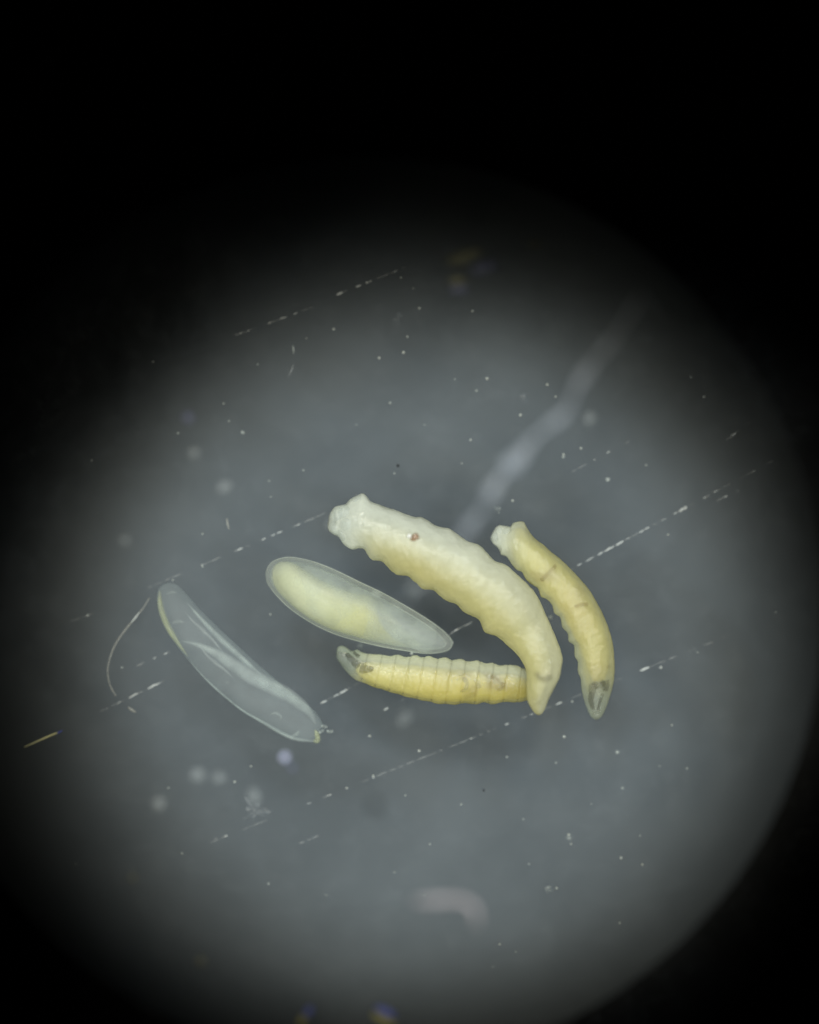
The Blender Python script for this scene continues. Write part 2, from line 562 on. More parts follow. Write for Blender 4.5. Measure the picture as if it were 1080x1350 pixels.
# the curved slimmer larva
A2_ = [(646.7, 710), (650, 701.7), (656.7, 693), (666.7, 693.3), (673.5, 694.2), (677, 689.2), (690, 687.5), (694.2, 694.2), (701.7, 705.8),
       (710, 713.3), (717.2, 718.5), (726.7, 727.5), (740, 737.7), (753.3, 750.8), (766.7, 765), (778.3, 779), (790, 799.5),
       (797.5, 815), (803.5, 831), (808, 849), (809.8, 866.7), (810.4, 884.4), (808.6, 902.2), (803.7, 920), (797.8, 936.3), (792.5, 945.5), (786, 949)]
B2_ = [(646.7, 710), (650, 716.3), (655, 720.8), (659, 725.8), (661, 731), (668.3, 734.2), (675, 744), (681.7, 751.7), (688.3, 754.3),
       (693.3, 763.3), (701.7, 770.8), (709.5, 776), (713.3, 786.2), (721.7, 790.5), (728.3, 798.3), (731.2, 808.4), (738.9, 814.5), (741.6, 826.7),
       (748.6, 835.3), (749.8, 845.5), (756.8, 851.5), (757.8, 865.2), (762, 872.6), (762.4, 885.9), (765.9, 894.8), (766.9, 908), (771, 925.9), (777, 940.7), (781, 946.5), (786, 949)]

def skin2(s, u, v, co, bd):
    c = mixc(WHITE, (0.72, 0.72, 0.40), sstep(0.02, 0.28, s))
    c = mixc(c, (0.56, 0.62, 0.48), sstep(0.78, 0.93, s))
    c = mixc(c, (0.60, 0.68, 0.58), sstep(-0.6, -0.95, u) * sstep(0.3, 0.6, s) * 0.7)
    c = mixc(c, (c[0] * 0.97, c[1] * 0.96, c[2] * 0.96), sstep(0.08, 0.25, s))
    return tuple(x * (1 + 0.08 * noise.noise(co * 7.0)) for x in c)

def op2(s, u, v, co, bd):
    return 0.70 + 1.8 * sstep(0.16, 0.02, s) - 0.25 * sstep(0.78, 0.9, s)

def core2(s, u, v, co):
    c = mixc((0.78, 0.73, 0.32), (0.72, 0.60, 0.20), gs(s, 0.52, 0.16) + gs(s, 0.8, 0.08))
    c = mixc(c, (0.68, 0.65, 0.30), sstep(0.1, 0.9, u) * 0.6)
    c = mixc(c, (0.40, 0.30, 0.11), 0.75 * sstep(0.15, 0.6, noise.noise(co * 9 + Vector((3, 1, 0)))))
    return tuple(x * (1 + 0.16 * noise.noise(co * 8)) for x in c)

larva2, mid2, skin_b, _ = make_larva(
    'fly_larva', 'slim curved yellow larva beside the largest one, with white lobed tail and dark mouth hooks',
    A2_, B2_, 0.82, 230, 11, 0.12, 0.86, 0.016, None, skin2, op2,
    (lambda s: 0.09 + 0.06 * sstep(0.7, 0.9, s), lambda s: 0.90 - 0.14 * sstep(0.5, 0.85, s), 0.06, 0.85), core2, 'larvae on the glass slide', 0.035)
for pts, r, z in (([(782, 900), (781, 912), (779, 924), (783, 936)], (0.017, 0.008), 0.20),
                  ([(797, 897), (799, 904), (798, 912)], (0.020, 0.010), 0.21),
                  ([(781, 900), (789, 904), (798, 899)], (0.013, 0.014), 0.21),
                  ([(795, 914), (791, 926), (788, 938)], (0.007, 0.005), 0.17)):
    inner_tube(larva2, mid2, 'mouth_hook', pts, r, z, MAT['hook'])
MAT['gut'] = veil('brown_gut', (0.18, 0.11, 0.04), 0.26, solid=True, gloss=0.0, nscale=16.0, nlow=0.3)
MAT['olive'] = veil('olive_gut', (0.13, 0.11, 0.03), 0.30, solid=True, gloss=0.0, nscale=16.0, nlow=0.3)
for pts, r, z, mt in (([(713, 766), (722, 757), (731, 748), (732, 743)], (0.009, 0.008), 0.245, 'gut'),
                      ([(667, 722), (673, 730), (678, 733)], (0.012, 0.006), 0.16, 'olive'),
                      ([(757, 800), (768, 797), (776, 797)], (0.007, 0.009), 0.285, 'gut'),
                      ([(799, 880), (805, 878)], (0.008, 0.008), 0.20, 'gut')):
    inner_tube(larva2, mid2, 'gut', pts, r, z, MAT[mt])

MAT['hook_dark'] = veil('darker_chitin', (0.045, 0.045, 0.03), 0.5, gloss=0.0, solid=True, nscale=18.0, nlow=0.4)
# the straight yellow larva with rings
A3 = [(444, 861), (445.2, 854), (450, 851.5), (456, 853.2), (462, 857.6), (466, 858.3), (471, 856.5), (479.4, 860.7), (494.3, 862.6), (504, 863), (515, 865), (524, 863),
      (535.7, 866.2), (548, 863.8), (556, 866.6), (566, 864.8), (576, 868), (588, 866.5), (596, 870), (608, 868.8), (618, 872), (629.3, 870.6), (640, 874.5), (650, 874),
      (659, 877.5), (668, 876.6), (681, 877.4), (690, 881), (702, 886), (711, 894), (714, 906)]
B3 = [(444, 861), (444.8, 868), (452.8, 880), (461.7, 890.4), (470.6, 897), (482.4, 901.2), (494.3, 906.5), (504, 908.6), (515, 912.8), (525, 915),
      (535.7, 918.9), (546, 920.5), (556.5, 923.4), (567, 925), (577, 927.9), (588, 928), (599.6, 929.2), (613, 927.2), (627.8, 928.6), (638, 925.8), (650, 928.2),
      (664.8, 925.4), (679.6, 926), (693, 924), (706, 918), (714, 906)]

def skin3(s, u, v, co, bd):
    c = mixc((0.50, 0.57, 0.48), (0.80, 0.84, 0.66), sstep(0.1, 0.2, s))
    c = mixc(c, (0.74, 0.70, 0.28), sstep(0.4, -0.4, u) * sstep(0.1, 0.22, s))
    k = sum(gs(s, b, 0.0045) for b in bd)
    return tuple(x * (1 - 0.16 * k) * (1 + 0.06 * noise.noise(co * 7.0)) for x in c)  # shade in the ring creases put into the skin colour

def op3(s, u, v, co, bd):
    k = sum(gs(s, b, 0.005) for b in bd)
    return 0.46 + 0.45 * sstep(0.25, 0.7, u) - 0.18 * k - 0.12 * sstep(0.16, 0.05, s)

def core3(s, u, v, co):
    c = mixc((0.84, 0.79, 0.40), (0.76, 0.66, 0.19), sstep(0.2, 0.6, s))
    c = mixc(c, (0.36, 0.27, 0.08), 0.9 * gs(s, 0.74, 0.14) * sstep(-0.05, 0.4, noise.noise(co * 11 + Vector((2, 5, 0)))))
    c = mixc(c, (0.42, 0.33, 0.09), 0.75 * gs(s, 0.78, 0.06) * gs(u, 0.2, 0.6))
    c = mixc(c, (0.58, 0.47, 0.09), sstep(0.86, 0.93, s))
    return tuple(x * (1 + 0.12 * noise.noise(co * 8)) for x in c)

larva3, mid3, skin_c, _ = make_larva(
    'fly_larva', 'straight yellow larva with fine ring creases lying under the largest larva head',
    A3, B3, 0.74, 300, 12, 0.14, 0.90, 0.05, None, skin3, op3,
    (lambda s: 0.22 - 0.10 * sstep(0.15, 0.05, s), lambda s: 0.95, 0.13, 0.97), core3, 'larvae on the glass slide', 0.025, 0.004)
for pts, r, z in (([(456, 861), (462, 868), (468, 874), (474, 879)], (0.010, 0.016), 0.165),
                  ([(474, 880), (481, 882), (488, 882), (493, 881)], (0.024, 0.008), 0.195),
                  ([(466, 859), (470, 863), (474, 866)], (0.006, 0.008), 0.15)):
    inner_tube(larva3, mid3, 'mouth_hook', pts, r, z, MAT['hook_dark'])
for pts, r, z, mt in (([(610, 893), (616, 900), (614, 908), (607, 912)], (0.010, 0.007), 0.205, 'olive'),
                      ([(625, 894), (630, 901), (632, 908)], (0.007, 0.013), 0.212, 'olive'),
                      ([(639, 892), (650, 893), (660, 900), (666, 905)], (0.010, 0.012), 0.20, 'gut'),
                      ([(652, 907), (659, 908), (664, 904)], (0.010, 0.009), 0.20, 'gut')):
    inner_tube(larva3, mid3, 'gut', pts, r, z, MAT[mt])

# tail papillae: small blunt lobes on the tail ends
def lobes(root, mid, spots, mat):
    for i, (x, y, z, r) in enumerate(spots):
        o = link('tail_lobe', lump('tail_lobe', r / PXMM, i + 3 + x * 0.01, 0.2, 0.9), mat, root)
        o.location = P(x, y, z) - mid
MAT['lobe'] = veil('white_tail_lobe', (0.74, 0.82, 0.82), 0.28, solid=True, gloss=0.02, nscale=8.0, nlow=0.7)
lobes(larva1, mid1, [(443, 695, 0.11, 11), (447, 680, 0.13, 12), (473, 663, 0.14, 12), (456, 677, 0.16, 12), (455, 704, 0.14, 11), (462, 690, 0.17, 14)], MAT['lobe'])
lobes(larva2, mid2, [(656, 708, 0.07, 9), (663, 703, 0.08, 10), (671, 704, 0.11, 10), (666, 718, 0.10, 8)], MAT['lobe'])

# ------------------------------------------------------------------ the egg with an embryo
ET = [(350.5, 760), (352.6, 749), (360, 740), (376.7, 734.8), (394.8, 736), (418, 742), (446.7, 753.7), (475, 767.6), (506.3, 782.4),
      (537.4, 800.2), (563.3, 816), (581.5, 829), (592, 839), (597.5, 847)]
EB = [(350.5, 760), (354, 771), (363.7, 784), (381.9, 801.9), (407.8, 819.8), (433.7, 832.8), (459.6, 841.9), (498.5, 851.6),
      (532.2, 857.6), (558, 861.3), (578.9, 860.6), (592.5, 856), (597.5, 847)]
egg = link('fly_egg', None)
emid = P(474, 800)
egg.location = emid
tag(egg, 'plump glassy egg filled with yellow yolk, between the largest larva and the empty eggshell', 'egg', 'eggs on the glass slide')

def recentre(me, mid):
    for v in me.vertices:
        v.co -= mid

me, par, ecen, ehh = lofted('chorion', ET, EB, 120, 48, 0.80, None, 6)
recentre(me, emid)
link('chorion', me, MAT['chorion'], egg)
VT = [(355.5, 761), (357.5, 751), (364, 744.5), (378, 740.3), (394.5, 741.6), (417, 747.5), (445.5, 759.5), (474, 774), (502, 788),
      (532, 805), (557, 820), (575, 833), (584, 842), (588.5, 848.5)]
VB = [(355.5, 761), (359, 770.5), (368, 782), (385.3, 798.8), (409.5, 815.4), (435.2, 828.3), (460.5, 837.2), (499, 847),
      (532.5, 852.6), (557, 856), (575.5, 855.4), (584.5, 853.4), (588.5, 848.5)]
me, par, _, _ = lofted('vitelline_membrane', VT, VB, 110, 40, 0.76, None, 6, lambda s, c, sn: 0.02 * noise.noise(Vector((s * 12, c * 2, sn * 2))), zbase=0.02)
recentre(me, emid)
link('vitelline_membrane', me, MAT['vitelline'], egg)

def c3(x, y):
    return (330 + x / 3.857, 720 + y / 3.857)
YT = [c3(108, 165), c3(114, 112), c3(150, 80), c3(215, 84), c3(285, 124), c3(360, 172), c3(450, 212), c3(530, 240), c3(600, 246), c3(650, 290), c3(672, 352), c3(700, 410), c3(752, 470), c3(800, 505)]
YB = [c3(112, 165), c3(124, 205), c3(170, 262), c3(240, 325), c3(330, 385), c3(430, 430), c3(540, 464), c3(640, 488), c3(710, 502), c3(765, 510), c3(800, 505)]
me, par, _, _ = lofted('yolk', YT, YB, 110, 36, 0.84, None, 6,
                       lambda s, c, sn: 0.05 * noise.noise(Vector((s * 11, c * 1.5, sn * 1.5))), zbase=0.03)
paint(me, par, lambda s, u, v, co: tuple(x * (1 + 0.10 * noise.noise(co * 8)) for x in mixc(
    mixc((0.84, 0.85, 0.58), (0.78, 0.74, 0.22), sstep(0.25, 0.7, s) ), (0.84, 0.86, 0.68), sstep(0.0, 1.0, u) * 0.75)),
    lambda s, u, v, co: 1.0 - 0.45 * sstep(0.2, 0.9, u) - 0.9 * sstep(0.4, 0.95, s))
recentre(me, emid)
link('yolk', me, MAT['yolk'], egg)
# thin cloudy edge of the yolk, reaching a little past it
HT = [c3(104, 160), c3(116, 105), c3(160, 76), c3(225, 82), c3(300, 118), c3(380, 165), c3(470, 205), c3(560, 232), c3(640, 262), c3(700, 312), c3(750, 375), c3(800, 430), c3(850, 480), c3(880, 505)]
HB = [c3(104, 160), c3(120, 208), c3(166, 266), c3(236, 330), c3(326, 390), c3(426, 435), c3(536, 469), c3(640, 493), c3(720, 508), c3(800, 516), c3(850, 515), c3(880, 505)]
MAT['haze'] = veil('yolk_cloud', (0.74, 0.80, 0.66), 0.55, solid=True, gloss=0.0, nscale=7.0, nlow=0.25)
me, par, _, _ = lofted('yolk_cloud', HT, HB, 90, 32, 0.95, None, 6,
                       lambda s, c, sn: 0.10 * noise.noise(Vector((s * 9, c * 1.5, sn * 1.5 + 4))), zbase=0.026)
recentre(me, emid)
link('yolk_cloud', me, MAT['haze'], egg)
MAT['cloud'] = veil('embryo_cloud', (0.70, 0.78, 0.72), 0.22, solid=True, gloss=0.0, nscale=6.0, nlow=0.05)
for i, (x, y, r, st, z) in enumerate([(345, 165, 13, 1.7, 0.17), (560, 255, 12, 1.5, 0.19), (720, 335, 13, 1.2, 0.17), (790, 420, 13, 1.5, 0.16), (880, 440, 16, 1.3, 0.15),
                                       (860, 490, 12, 1.7, 0.12), (640, 240, 6, 1.2, 0.2), (430, 205, 10, 1.6, 0.18)]):
    q = c3(x, y)
    o = link('embryo_cloud', lump('embryo_cloud', r / PXMM, i + 20, 0.25, 0.6, 3, st), MAT['cloud'], egg)
    o.location = P(q[0], q[1], z) - emid
    o.rotation_euler = (0, 0, math.radians(-28))
# pale tube added for the egg's bright rim light, doubled round the narrow end
MAT['edge'] = veil('rim_light_tube', (0.84, 0.92, 0.84), 0.22, gloss=0.02, solid=True, nscale=5.0, nlow=0.4)
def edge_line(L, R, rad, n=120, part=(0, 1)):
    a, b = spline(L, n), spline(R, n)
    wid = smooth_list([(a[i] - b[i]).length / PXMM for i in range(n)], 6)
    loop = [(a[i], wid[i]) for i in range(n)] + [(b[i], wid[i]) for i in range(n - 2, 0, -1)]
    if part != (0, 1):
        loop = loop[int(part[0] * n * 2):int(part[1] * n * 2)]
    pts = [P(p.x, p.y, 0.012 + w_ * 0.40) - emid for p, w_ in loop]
    me = tube('rim_light_tube', pts, [rad / PXMM * (1 + 0.35 * noise.noise(p * 6)) for p in pts], 7, 1.6)
    link('rim_light_tube', me, MAT['edge'], egg)
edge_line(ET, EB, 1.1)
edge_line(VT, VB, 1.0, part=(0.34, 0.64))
# little waxy bridge under the egg tip
o = link('chorion_tag', lump('chorion_tag', 2.4 / PXMM, 4, 0.3, 0.8), MAT['dust'], egg)
o.location = P(543, 861.5, 0.05) - emid

# ------------------------------------------------------------------ the empty eggshell
def c5(x, y):
    return (190 + x / 4.154, 750 + y / 4.154)
ST = [c5(70, 165), c5(80, 110), c5(118, 80), c5(175, 84), c5(230, 135), c5(300, 215), c5(400, 315), c5(500, 410), c5(600, 500), c5(680, 570),
      c5(760, 640), c5(850, 715), c5(925, 772), c5(958, 812), c5(976, 855), c5(962, 885)]
SB = [c5(70, 165), c5(85, 250), c5(120, 332), c5(180, 422), c5(250, 510), c5(340, 612), c5(440, 702), c5(540, 782), c5(650, 846), c5(740, 900),
      c5(820, 935), c5(880, 945), c5(925, 948), c5(948, 930), c5(950, 905), c5(962, 885)]
MAT['shell_crease'] = veil('shell_crease', (0.7, 0.8, 0.78), 0.30, gloss=0.02, nscale=10.0, nlow=0.3, attr=True)
shell = link('empty_eggshell', None)
smid = P(312, 872)
shell.location = smid
tag(shell, 'empty collapsed clear eggshell with folds and a torn end', 'eggshell', 'eggs on the glass slide')
F1 = [c5(235, 185), c5(300, 260), c5(390, 355), c5(480, 440), c5(570, 520), c5(645, 582)]
F2 = [c5(205, 395), c5(290, 415), c5(390, 460), c5(480, 520), c5(580, 585), c5(690, 640), c5(800, 700), c5(900, 780), c5(940, 850)]
f1 = [P(p.x, p.y) for p in spline(F1, 30)]
f2 = [P(p.x, p.y) for p in spline(F2, 40)]
me, par, _, shh = lofted('membrane', ST, SB, 150, 56, 0.44, None, 8, lambda s, c, sn: 0.03 * noise.noise(Vector((s * 9, c * 1.6, sn * 1.6))))
for i, v in enumerate(me.vertices):
    s, u, vv = par[i]
    if vv > 0:
        p = Vector((v.co.x, v.co.y, 0))
        d1 = min((p - Vector((q.x, q.y, 0))).length for q in f1)
        d2 = min((p - Vector((q.x, q.y, 0))).length for q in f2)
        v.co.z += (0.012 * gs(d1, 0, 0.07) + 0.02 * gs(d2, 0, 0.07)) * min(1, vv * 2) - 0.012 * vv * noise.noise(p * 3)
recentre(me, smid)
link('membrane', me, MAT['shell'], shell)

def ribbon(name, pts, wids, z, tilt=0.02, n=40, ripple=0.008, col=(0.72, 0.81, 0.74)):
    sp = spline(pts, n)
    verts, faces = [], []
    for i, p in enumerate(sp):
        t = sp[min(n - 1, i + 1)] - sp[max(0, i - 1)]
        nrm = Vector((-t.y, t.x, 0)).normalized()
        f = i / (n - 1)
        x = f * (len(wids) - 1)
        k = min(len(wids) - 2, int(x))
        wd = wids[k] + (wids[k + 1] - wids[k]) * (x - k)
        zz = z(f) if callable(z) else z
        for j, c in enumerate((-1, -0.5, 0, 0.5, 1)):
            q = p + nrm * c * wd
            verts.append(P(q.x, q.y, zz + tilt * (1 - c * c) + ripple * noise.noise(Vector((f * 9, c, 3)))))
    for i in range(n - 1):
        for j in range(4):
            faces.append((i * 5 + j, i * 5 + j + 1, i * 5 + 6 + j, i * 5 + 5 + j))
    me = mesh(name, verts, faces)
    ca = me.color_attributes.new('pigment', 'FLOAT_COLOR', 'POINT')
    for i in range(len(verts)):
        ca.data[i].color = (*col, 1)
    fa = me.attributes.new('tissue_thickness', 'FLOAT', 'POINT')
    for i in range(len(verts)):
        c, f = -1 + 0.5 * (i % 5), (i // 5) / (n - 1)
        fa.data[i].value = (1 - c * c) * (0.75 + 0.25 * noise.noise(Vector((f * 7, c, 1)))) * min(1, f * 6 + 0.15, (1 - f) * 6 + 0.15)
    return me

for nm, pts, wd, z, mt in (
        ('fold', F1, (1, 2.2, 3.2, 3.5, 3, 1), 0.13, 'fold'),
        ('fold', F2, (1, 3.5, 6, 7.5, 8, 7.5, 6, 2), 0.135, 'fold'),
        ('fold', [c5(150, 300), c5(185, 288), c5(220, 292)], (1, 3, 1), 0.14, 'shell_crease'),
        ('fold', [c5(120, 140), c5(150, 128), c5(178, 130)], (1, 2.2, 1), 0.12, 'shell_crease'),
        ('fold', [c5(810, 915), c5(835, 905), c5(850, 885)], (1, 3, 1), 0.10, 'shell_crease'),
        ('fold', [c5(690, 800), c5(720, 790), c5(750, 810), c5(745, 830)], (1, 2, 2, 1), 0.12, 'shell_crease'),
        ('rim', [c5(86, 120), c5(86, 180), c5(102, 250), c5(138, 330), c5(190, 412), c5(240, 480)], (1.6, 3.2, 3.6, 3.4, 2.2, 0.8), 0.10, 'shellrim'),
        ('rim', [c5(250, 505), c5(340, 606), c5(440, 697), c5(540, 776), c5(650, 840), c5(740, 893), c5(830, 932), c5(925, 944)], (0.8, 1.2, 1.4, 1.2, 1.6, 2.2, 2.4, 2), 0.07, 'fold'),
        ('rim', [c5(925, 944), c5(950, 940), c5(946, 905), c5(935, 880)], (2, 3.2, 3, 1), 0.08, 'shellrim')):
    me = ribbon(nm, pts, [w_ * 1.35 for w_ in wd], z, 0.012, col=(0.60, 0.66, 0.38) if mt == 'shellrim' else (0.68, 0.80, 0.78))
    recentre(me, smid)
    link(nm, me, MAT[mt], shell)
for k in range(2):                                   # fine creases along the collapsed shell
    rk = random.Random(50 + k)
    t0, ln, u_ = rk.uniform(0.08, 0.6), rk.uniform(0.15, 0.35), rk.uniform(0.2, 0.8)
    sa_, sb_ = spline(ST, 60), spline(SB, 60)
    pts = [sa_[min(59, int((t0 + ln * j / 5) * 59))].lerp(sb_[min(59, int((t0 + ln * j / 5) * 59))], u_ + 0.02 * math.sin(j * 1.3 + k)) for j in range(6)]
    me = ribbon('crease', pts, [0.6, 2.0, 3.0, 2.6, 2.0, 0.5], 0.125, 0.006, 24, col=(0.68, 0.78, 0.76))
    recentre(me, smid)
    link('crease', me, MAT['shell_crease'], shell)
for pts in ([c5(968, 862), c5(985, 862), c5(1003, 868)], [c5(1000, 886), c5(1016, 892), c5(1036, 888)], [c5(955, 900), c5(968, 892), c5(985, 880)]):
    me = tube('torn_flap', [P(p.x, p.y, 0.05 + 0.02 * math.sin(i)) - smid for i, p in enumerate(spline(pts, 8))],
              [0.006, 0.012, 0.014, 0.011, 0.013, 0.014, 0.011, 0.005], 7, 0.5)
    link('torn_flap', me, MAT['dimdust'], shell)

# ------------------------------------------------------------------ scratches in the slide's face (parts of the slide)
def scratch(p0, p1, bright, width, seed, cover=0.6, curve=0.0):
    """a broken line of chipped dashes; bright = list of (from, to, width) fractions that glint strongly"""
    rnd = random.Random(seed)
    a, b = P(*p0), P(*p1)
    L = (b - a).length
    d = (b - a) / L
    nrm = Vector((-d.y, d.x, 0))

    def dashes(items, name, mat):
        for t0, t1, wd in items:
            verts, faces = [], []
            k = 5
            o0 = slide_inv @ (a + (b - a) * t0)
            for i in range(k):
                f = i / (k - 1)
                t = t0 + (t1 - t0) * f
                c = a + (b - a) * t + nrm * (curve * math.sin(math.pi * t) + rnd.uniform(-1, 1) * 0.0022)
                hw = wd / PXMM * 0.5 * (0.25 + 0.75 * math.sin(math.pi * (0.08 + 0.84 * f))) * rnd.uniform(0.75, 1.15)
                verts += [c + nrm * hw + Vector((0, 0, 0.002)), c + Vector((0, 0, 0.002 + hw * 0.6)), c - nrm * hw + Vector((0, 0, 0.002))]
            for i in range(k - 1):
                o = i * 3
                faces += [(o, o + 3, o + 4, o + 1), (o + 1, o + 4, o + 5, o + 2)]
            link(name, mesh(name, [slide_inv @ v - o0 for v in verts], faces), mat, slide, o0)
    faint, t = [], 0.0
    while t < 1:
        ln = rnd.uniform(3, 16) / PXMM / L
        if rnd.random() < cover:
            faint.append((t, min(1, t + ln), width * rnd.uniform(0.5, 1.2)))
        t += ln + rnd.uniform(0.5, 5) / PXMM / L
    dashes(faint, 'scratch', MAT['faintscratch'])
    dashes(bright, 'scratch_glint', MAT['scratch'])

def frac(p0, p1, xs):
    return [((x0 - p0[0]) / (p1[0] - p0[0]), (x1 - p0[0]) / (p1[0] - p0[0]), wd) for x0, x1, wd in xs]

p0, p1 = (415, 932), (1020, 607)
scratch(p0, p1, frac(p0, p1, [(423, 431, 2.2), (440, 447, 2.0), (448, 458, 2.8), (761, 767, 1.5), (772, 783, 1.2), (788, 795, 1.8), (797, 810, 2.2), (812, 822, 2.8),
                              (826, 830, 1.0), (843, 849, 2.0), (850, 856, 1.9), (872, 878, 0.9), (888, 893, 1.6), (895, 902, 3.4), (901, 906, 4.2), (941, 946, 1.6), (927, 931, 1.3), (992, 996, 1.0)]), 1.3, 1, 0.75)
p0, p1 = (255, 1120), (965, 836)
scratch(p0, p1, frac(p0, p1, [(733, 741, 2.6), (844, 856, 3.0), (431, 437, 1.2), (456, 459, 1.8), (491, 494, 2.0), (666, 671, 2.0), (700, 703, 1.4), (620, 623, 1.1), (405, 410, 1.0)]), 1.2, 2, 0.6)
p0, p1 = (195, 775), (430, 676)
scratch(p0, p1, frac(p0, p1, [(313, 320, 1.8), (345, 350, 1.2), (357, 363, 1.4), (365, 372, 1.8), (265, 268, 1.4), (392, 395, 1.3)]), 1.4, 3, 0.6)
p0, p1 = (133, 938), (217, 897)
scratch(p0, p1, frac(p0, p1, [(170, 182, 2.2), (195, 211, 2.6), (154, 160, 1.0)]), 1.3, 4, 0.85)
p0, p1 = (180, 878), (224, 859)
scratch(p0, p1, frac(p0, p1, [(202, 206, 1.3), (216, 221, 1.4)]), 1.6, 5, 0.8)
p0, p1 = (740, 630), (830, 581)
scratch(p0, p1, frac(p0, p1, [(783, 785, 1.3), (800, 804, 1.9)]), 1.1, 6, 0.5)
p0, p1 = (310, 442), (412, 405)
scratch(p0, p1, frac(p0, p1, [(316, 319, 1.6), (326, 329, 1.6), (354, 357, 1.3), (369, 378, 1.5), (387, 392, 1.6)]), 1.4, 7, 0.6)
p0, p1 = (440, 390), (535, 352)
scratch(p0, p1, frac(p0, p1, [(444, 452, 2.6), (469, 476, 2.4), (482, 486, 2.6), (487, 490, 1.8), (520, 522, 1.6)]), 1.4, 8, 0.6)
p0, p1 = (505, 937), (560, 906)
scratch(p0, p1, frac(p0, p1, [(506, 512, 2.0)]), 1.2, 9, 0.5)
p0, p1 = (945, 660), (975, 646)
scratch(p0, p1, frac(p0, p1, [(954, 959, 2.2)]), 1.6, 10, 0.7)
p0, p1 = (958, 580), (988, 557)
scratch(p0, p1, frac(p0, p1, [(964, 970, 2.0)]), 1.3, 11, 0.7)
p0, p1 = (270, 1110), (312, 1098)
scratch(p0, p1, frac(p0, p1, [(296, 300, 1.6)]), 1.6, 12, 0.5)
p0, p1 = (395, 1112), (420, 1102)
scratch(p0, p1, [], 1.8, 13, 0.8)
p0, p1 = (85, 822), (125, 808)
scratch(p0, p1, frac(p0, p1, [(114, 117, 1.4)]), 1.2, 14, 0.5)
p0, p1 = (595, 834), (640, 811)
scratch(p0, p1, frac(p0, p1, [(600, 604, 1.7)]), 1.5, 15, 0.9)
p0, p1 = (860, 884), (885, 874)
scratch(p0, p1, frac(p0, p1, [(869, 873, 2.0)]), 1.0, 16, 0.4)

# ------------------------------------------------------------------ dust and fibres
def speck(x, y, r, mat, label, cat, group=None, name='dust_speck', z=0.0, seed=None, stretch=1.0, rot=0.0, squash=0.6):
    o = link(name, lump(name, r / PXMM, seed if seed is not None else x * 0.013 + y * 0.007, 0.35, squash, 2 if r > 2.5 else 1, stretch), MAT[mat])
    o.location = P(x, y, z + r / PXMM * squash * 0.9)
    o.rotation_euler = (0, 0, rot)
    tag(o, label, cat, group)
    return o

PALE = 'tiny pale dust speck on the glass slide'
for x, y, r in [(440, 434, 1.9), (532, 465, 2.3), (500, 472, 2.0), (642, 499, 2.3), (686, 547, 2.1), (721.6, 507, 2.0), (732.6, 523, 1.7), (620.6, 580, 1.8),
                (609, 611, 1.2), (520, 624, 1.2), (553, 406.5, 2.0), (623, 410, 1.6), (537, 444, 1.7), (202, 477, 1.4), (295, 532, 1.4), (121, 607, 1.4), (267, 704, 1.3),
                (267, 747, 1.2), (309.6, 1031, 1.8), (331, 1010.5, 1.4), (487.5, 970.5, 1.8), (552.7, 990, 2.0), (668.6, 998, 1.4), (492, 1023, 1.6), (456.7, 1039, 1.4),
                (534.8, 1048.6, 1.1), (608, 1060.6, 1.3), (567, 1113, 1.2), (734, 1171, 1.8), (659, 1245, 1.7), (744, 971.4, 2.2), (754.5, 925, 1.6), (750, 1100.6, 2.2),
                (753, 1113, 1.5), (819, 1131, 2.2), (847, 1140, 1.7), (817, 1217, 1.7), (844, 1102, 1.1), (766, 591, 1.8), (928, 523, 1.6), (881, 705, 1.5),
                (676, 660, 1.8), (743, 599, 1.6), (872, 880.6, 1.6), (356.5, 810, 1.2), (886, 956, 1.4), (228, 765, 1.3), (528.6, 366, 1.3), (545, 380, 1.0), (404, 446, 0.9), (680, 1255, 1.0)]:
    speck(x, y, r, 'dust', PALE, 'dust speck', 'pale dust specks on the slide')
DIM = 'faint grey dust mote on the glass slide'
for x, y, r in [(514.5, 531, 2.2), (628, 515, 2.2), (742.7, 602, 2.4), (302, 555, 1.8), (320, 570, 2.8), (235, 571, 2.2), (355, 634, 1.6), (357, 655, 1.5), (116, 810, 1.5),
                (161, 880, 2.0), (222, 1039, 2.0), (240, 1125, 2.0), (354, 1165, 2.2), (100, 1139, 1.8), (697.5, 1139, 1.6), (814, 991.5, 2.6), (906, 1013, 2.0),
                (733, 1005.6, 1.8), (821, 1039, 2.2), (852, 613, 2.0), (911, 497, 1.5), (801.6, 632, 3.0), (1023, 807, 1.6), (650, 1275, 1.5), (560, 1180, 1.4), (430, 1180, 1.4), (300, 900, 1.3),
                (920, 860, 1.6), (870, 1010, 1.4), (600, 500, 1.5), (470, 560, 1.5), (400, 620, 1.8), (560, 560, 1.3), (340, 480, 1.6), (690, 1080, 1.6), (780, 1060, 1.4), (520, 1150, 1.5)]:
    speck(x, y, r, 'dimdust', DIM, 'dust speck', 'faint grey dust motes on the slide', 'dust_mote', stretch=1.2)

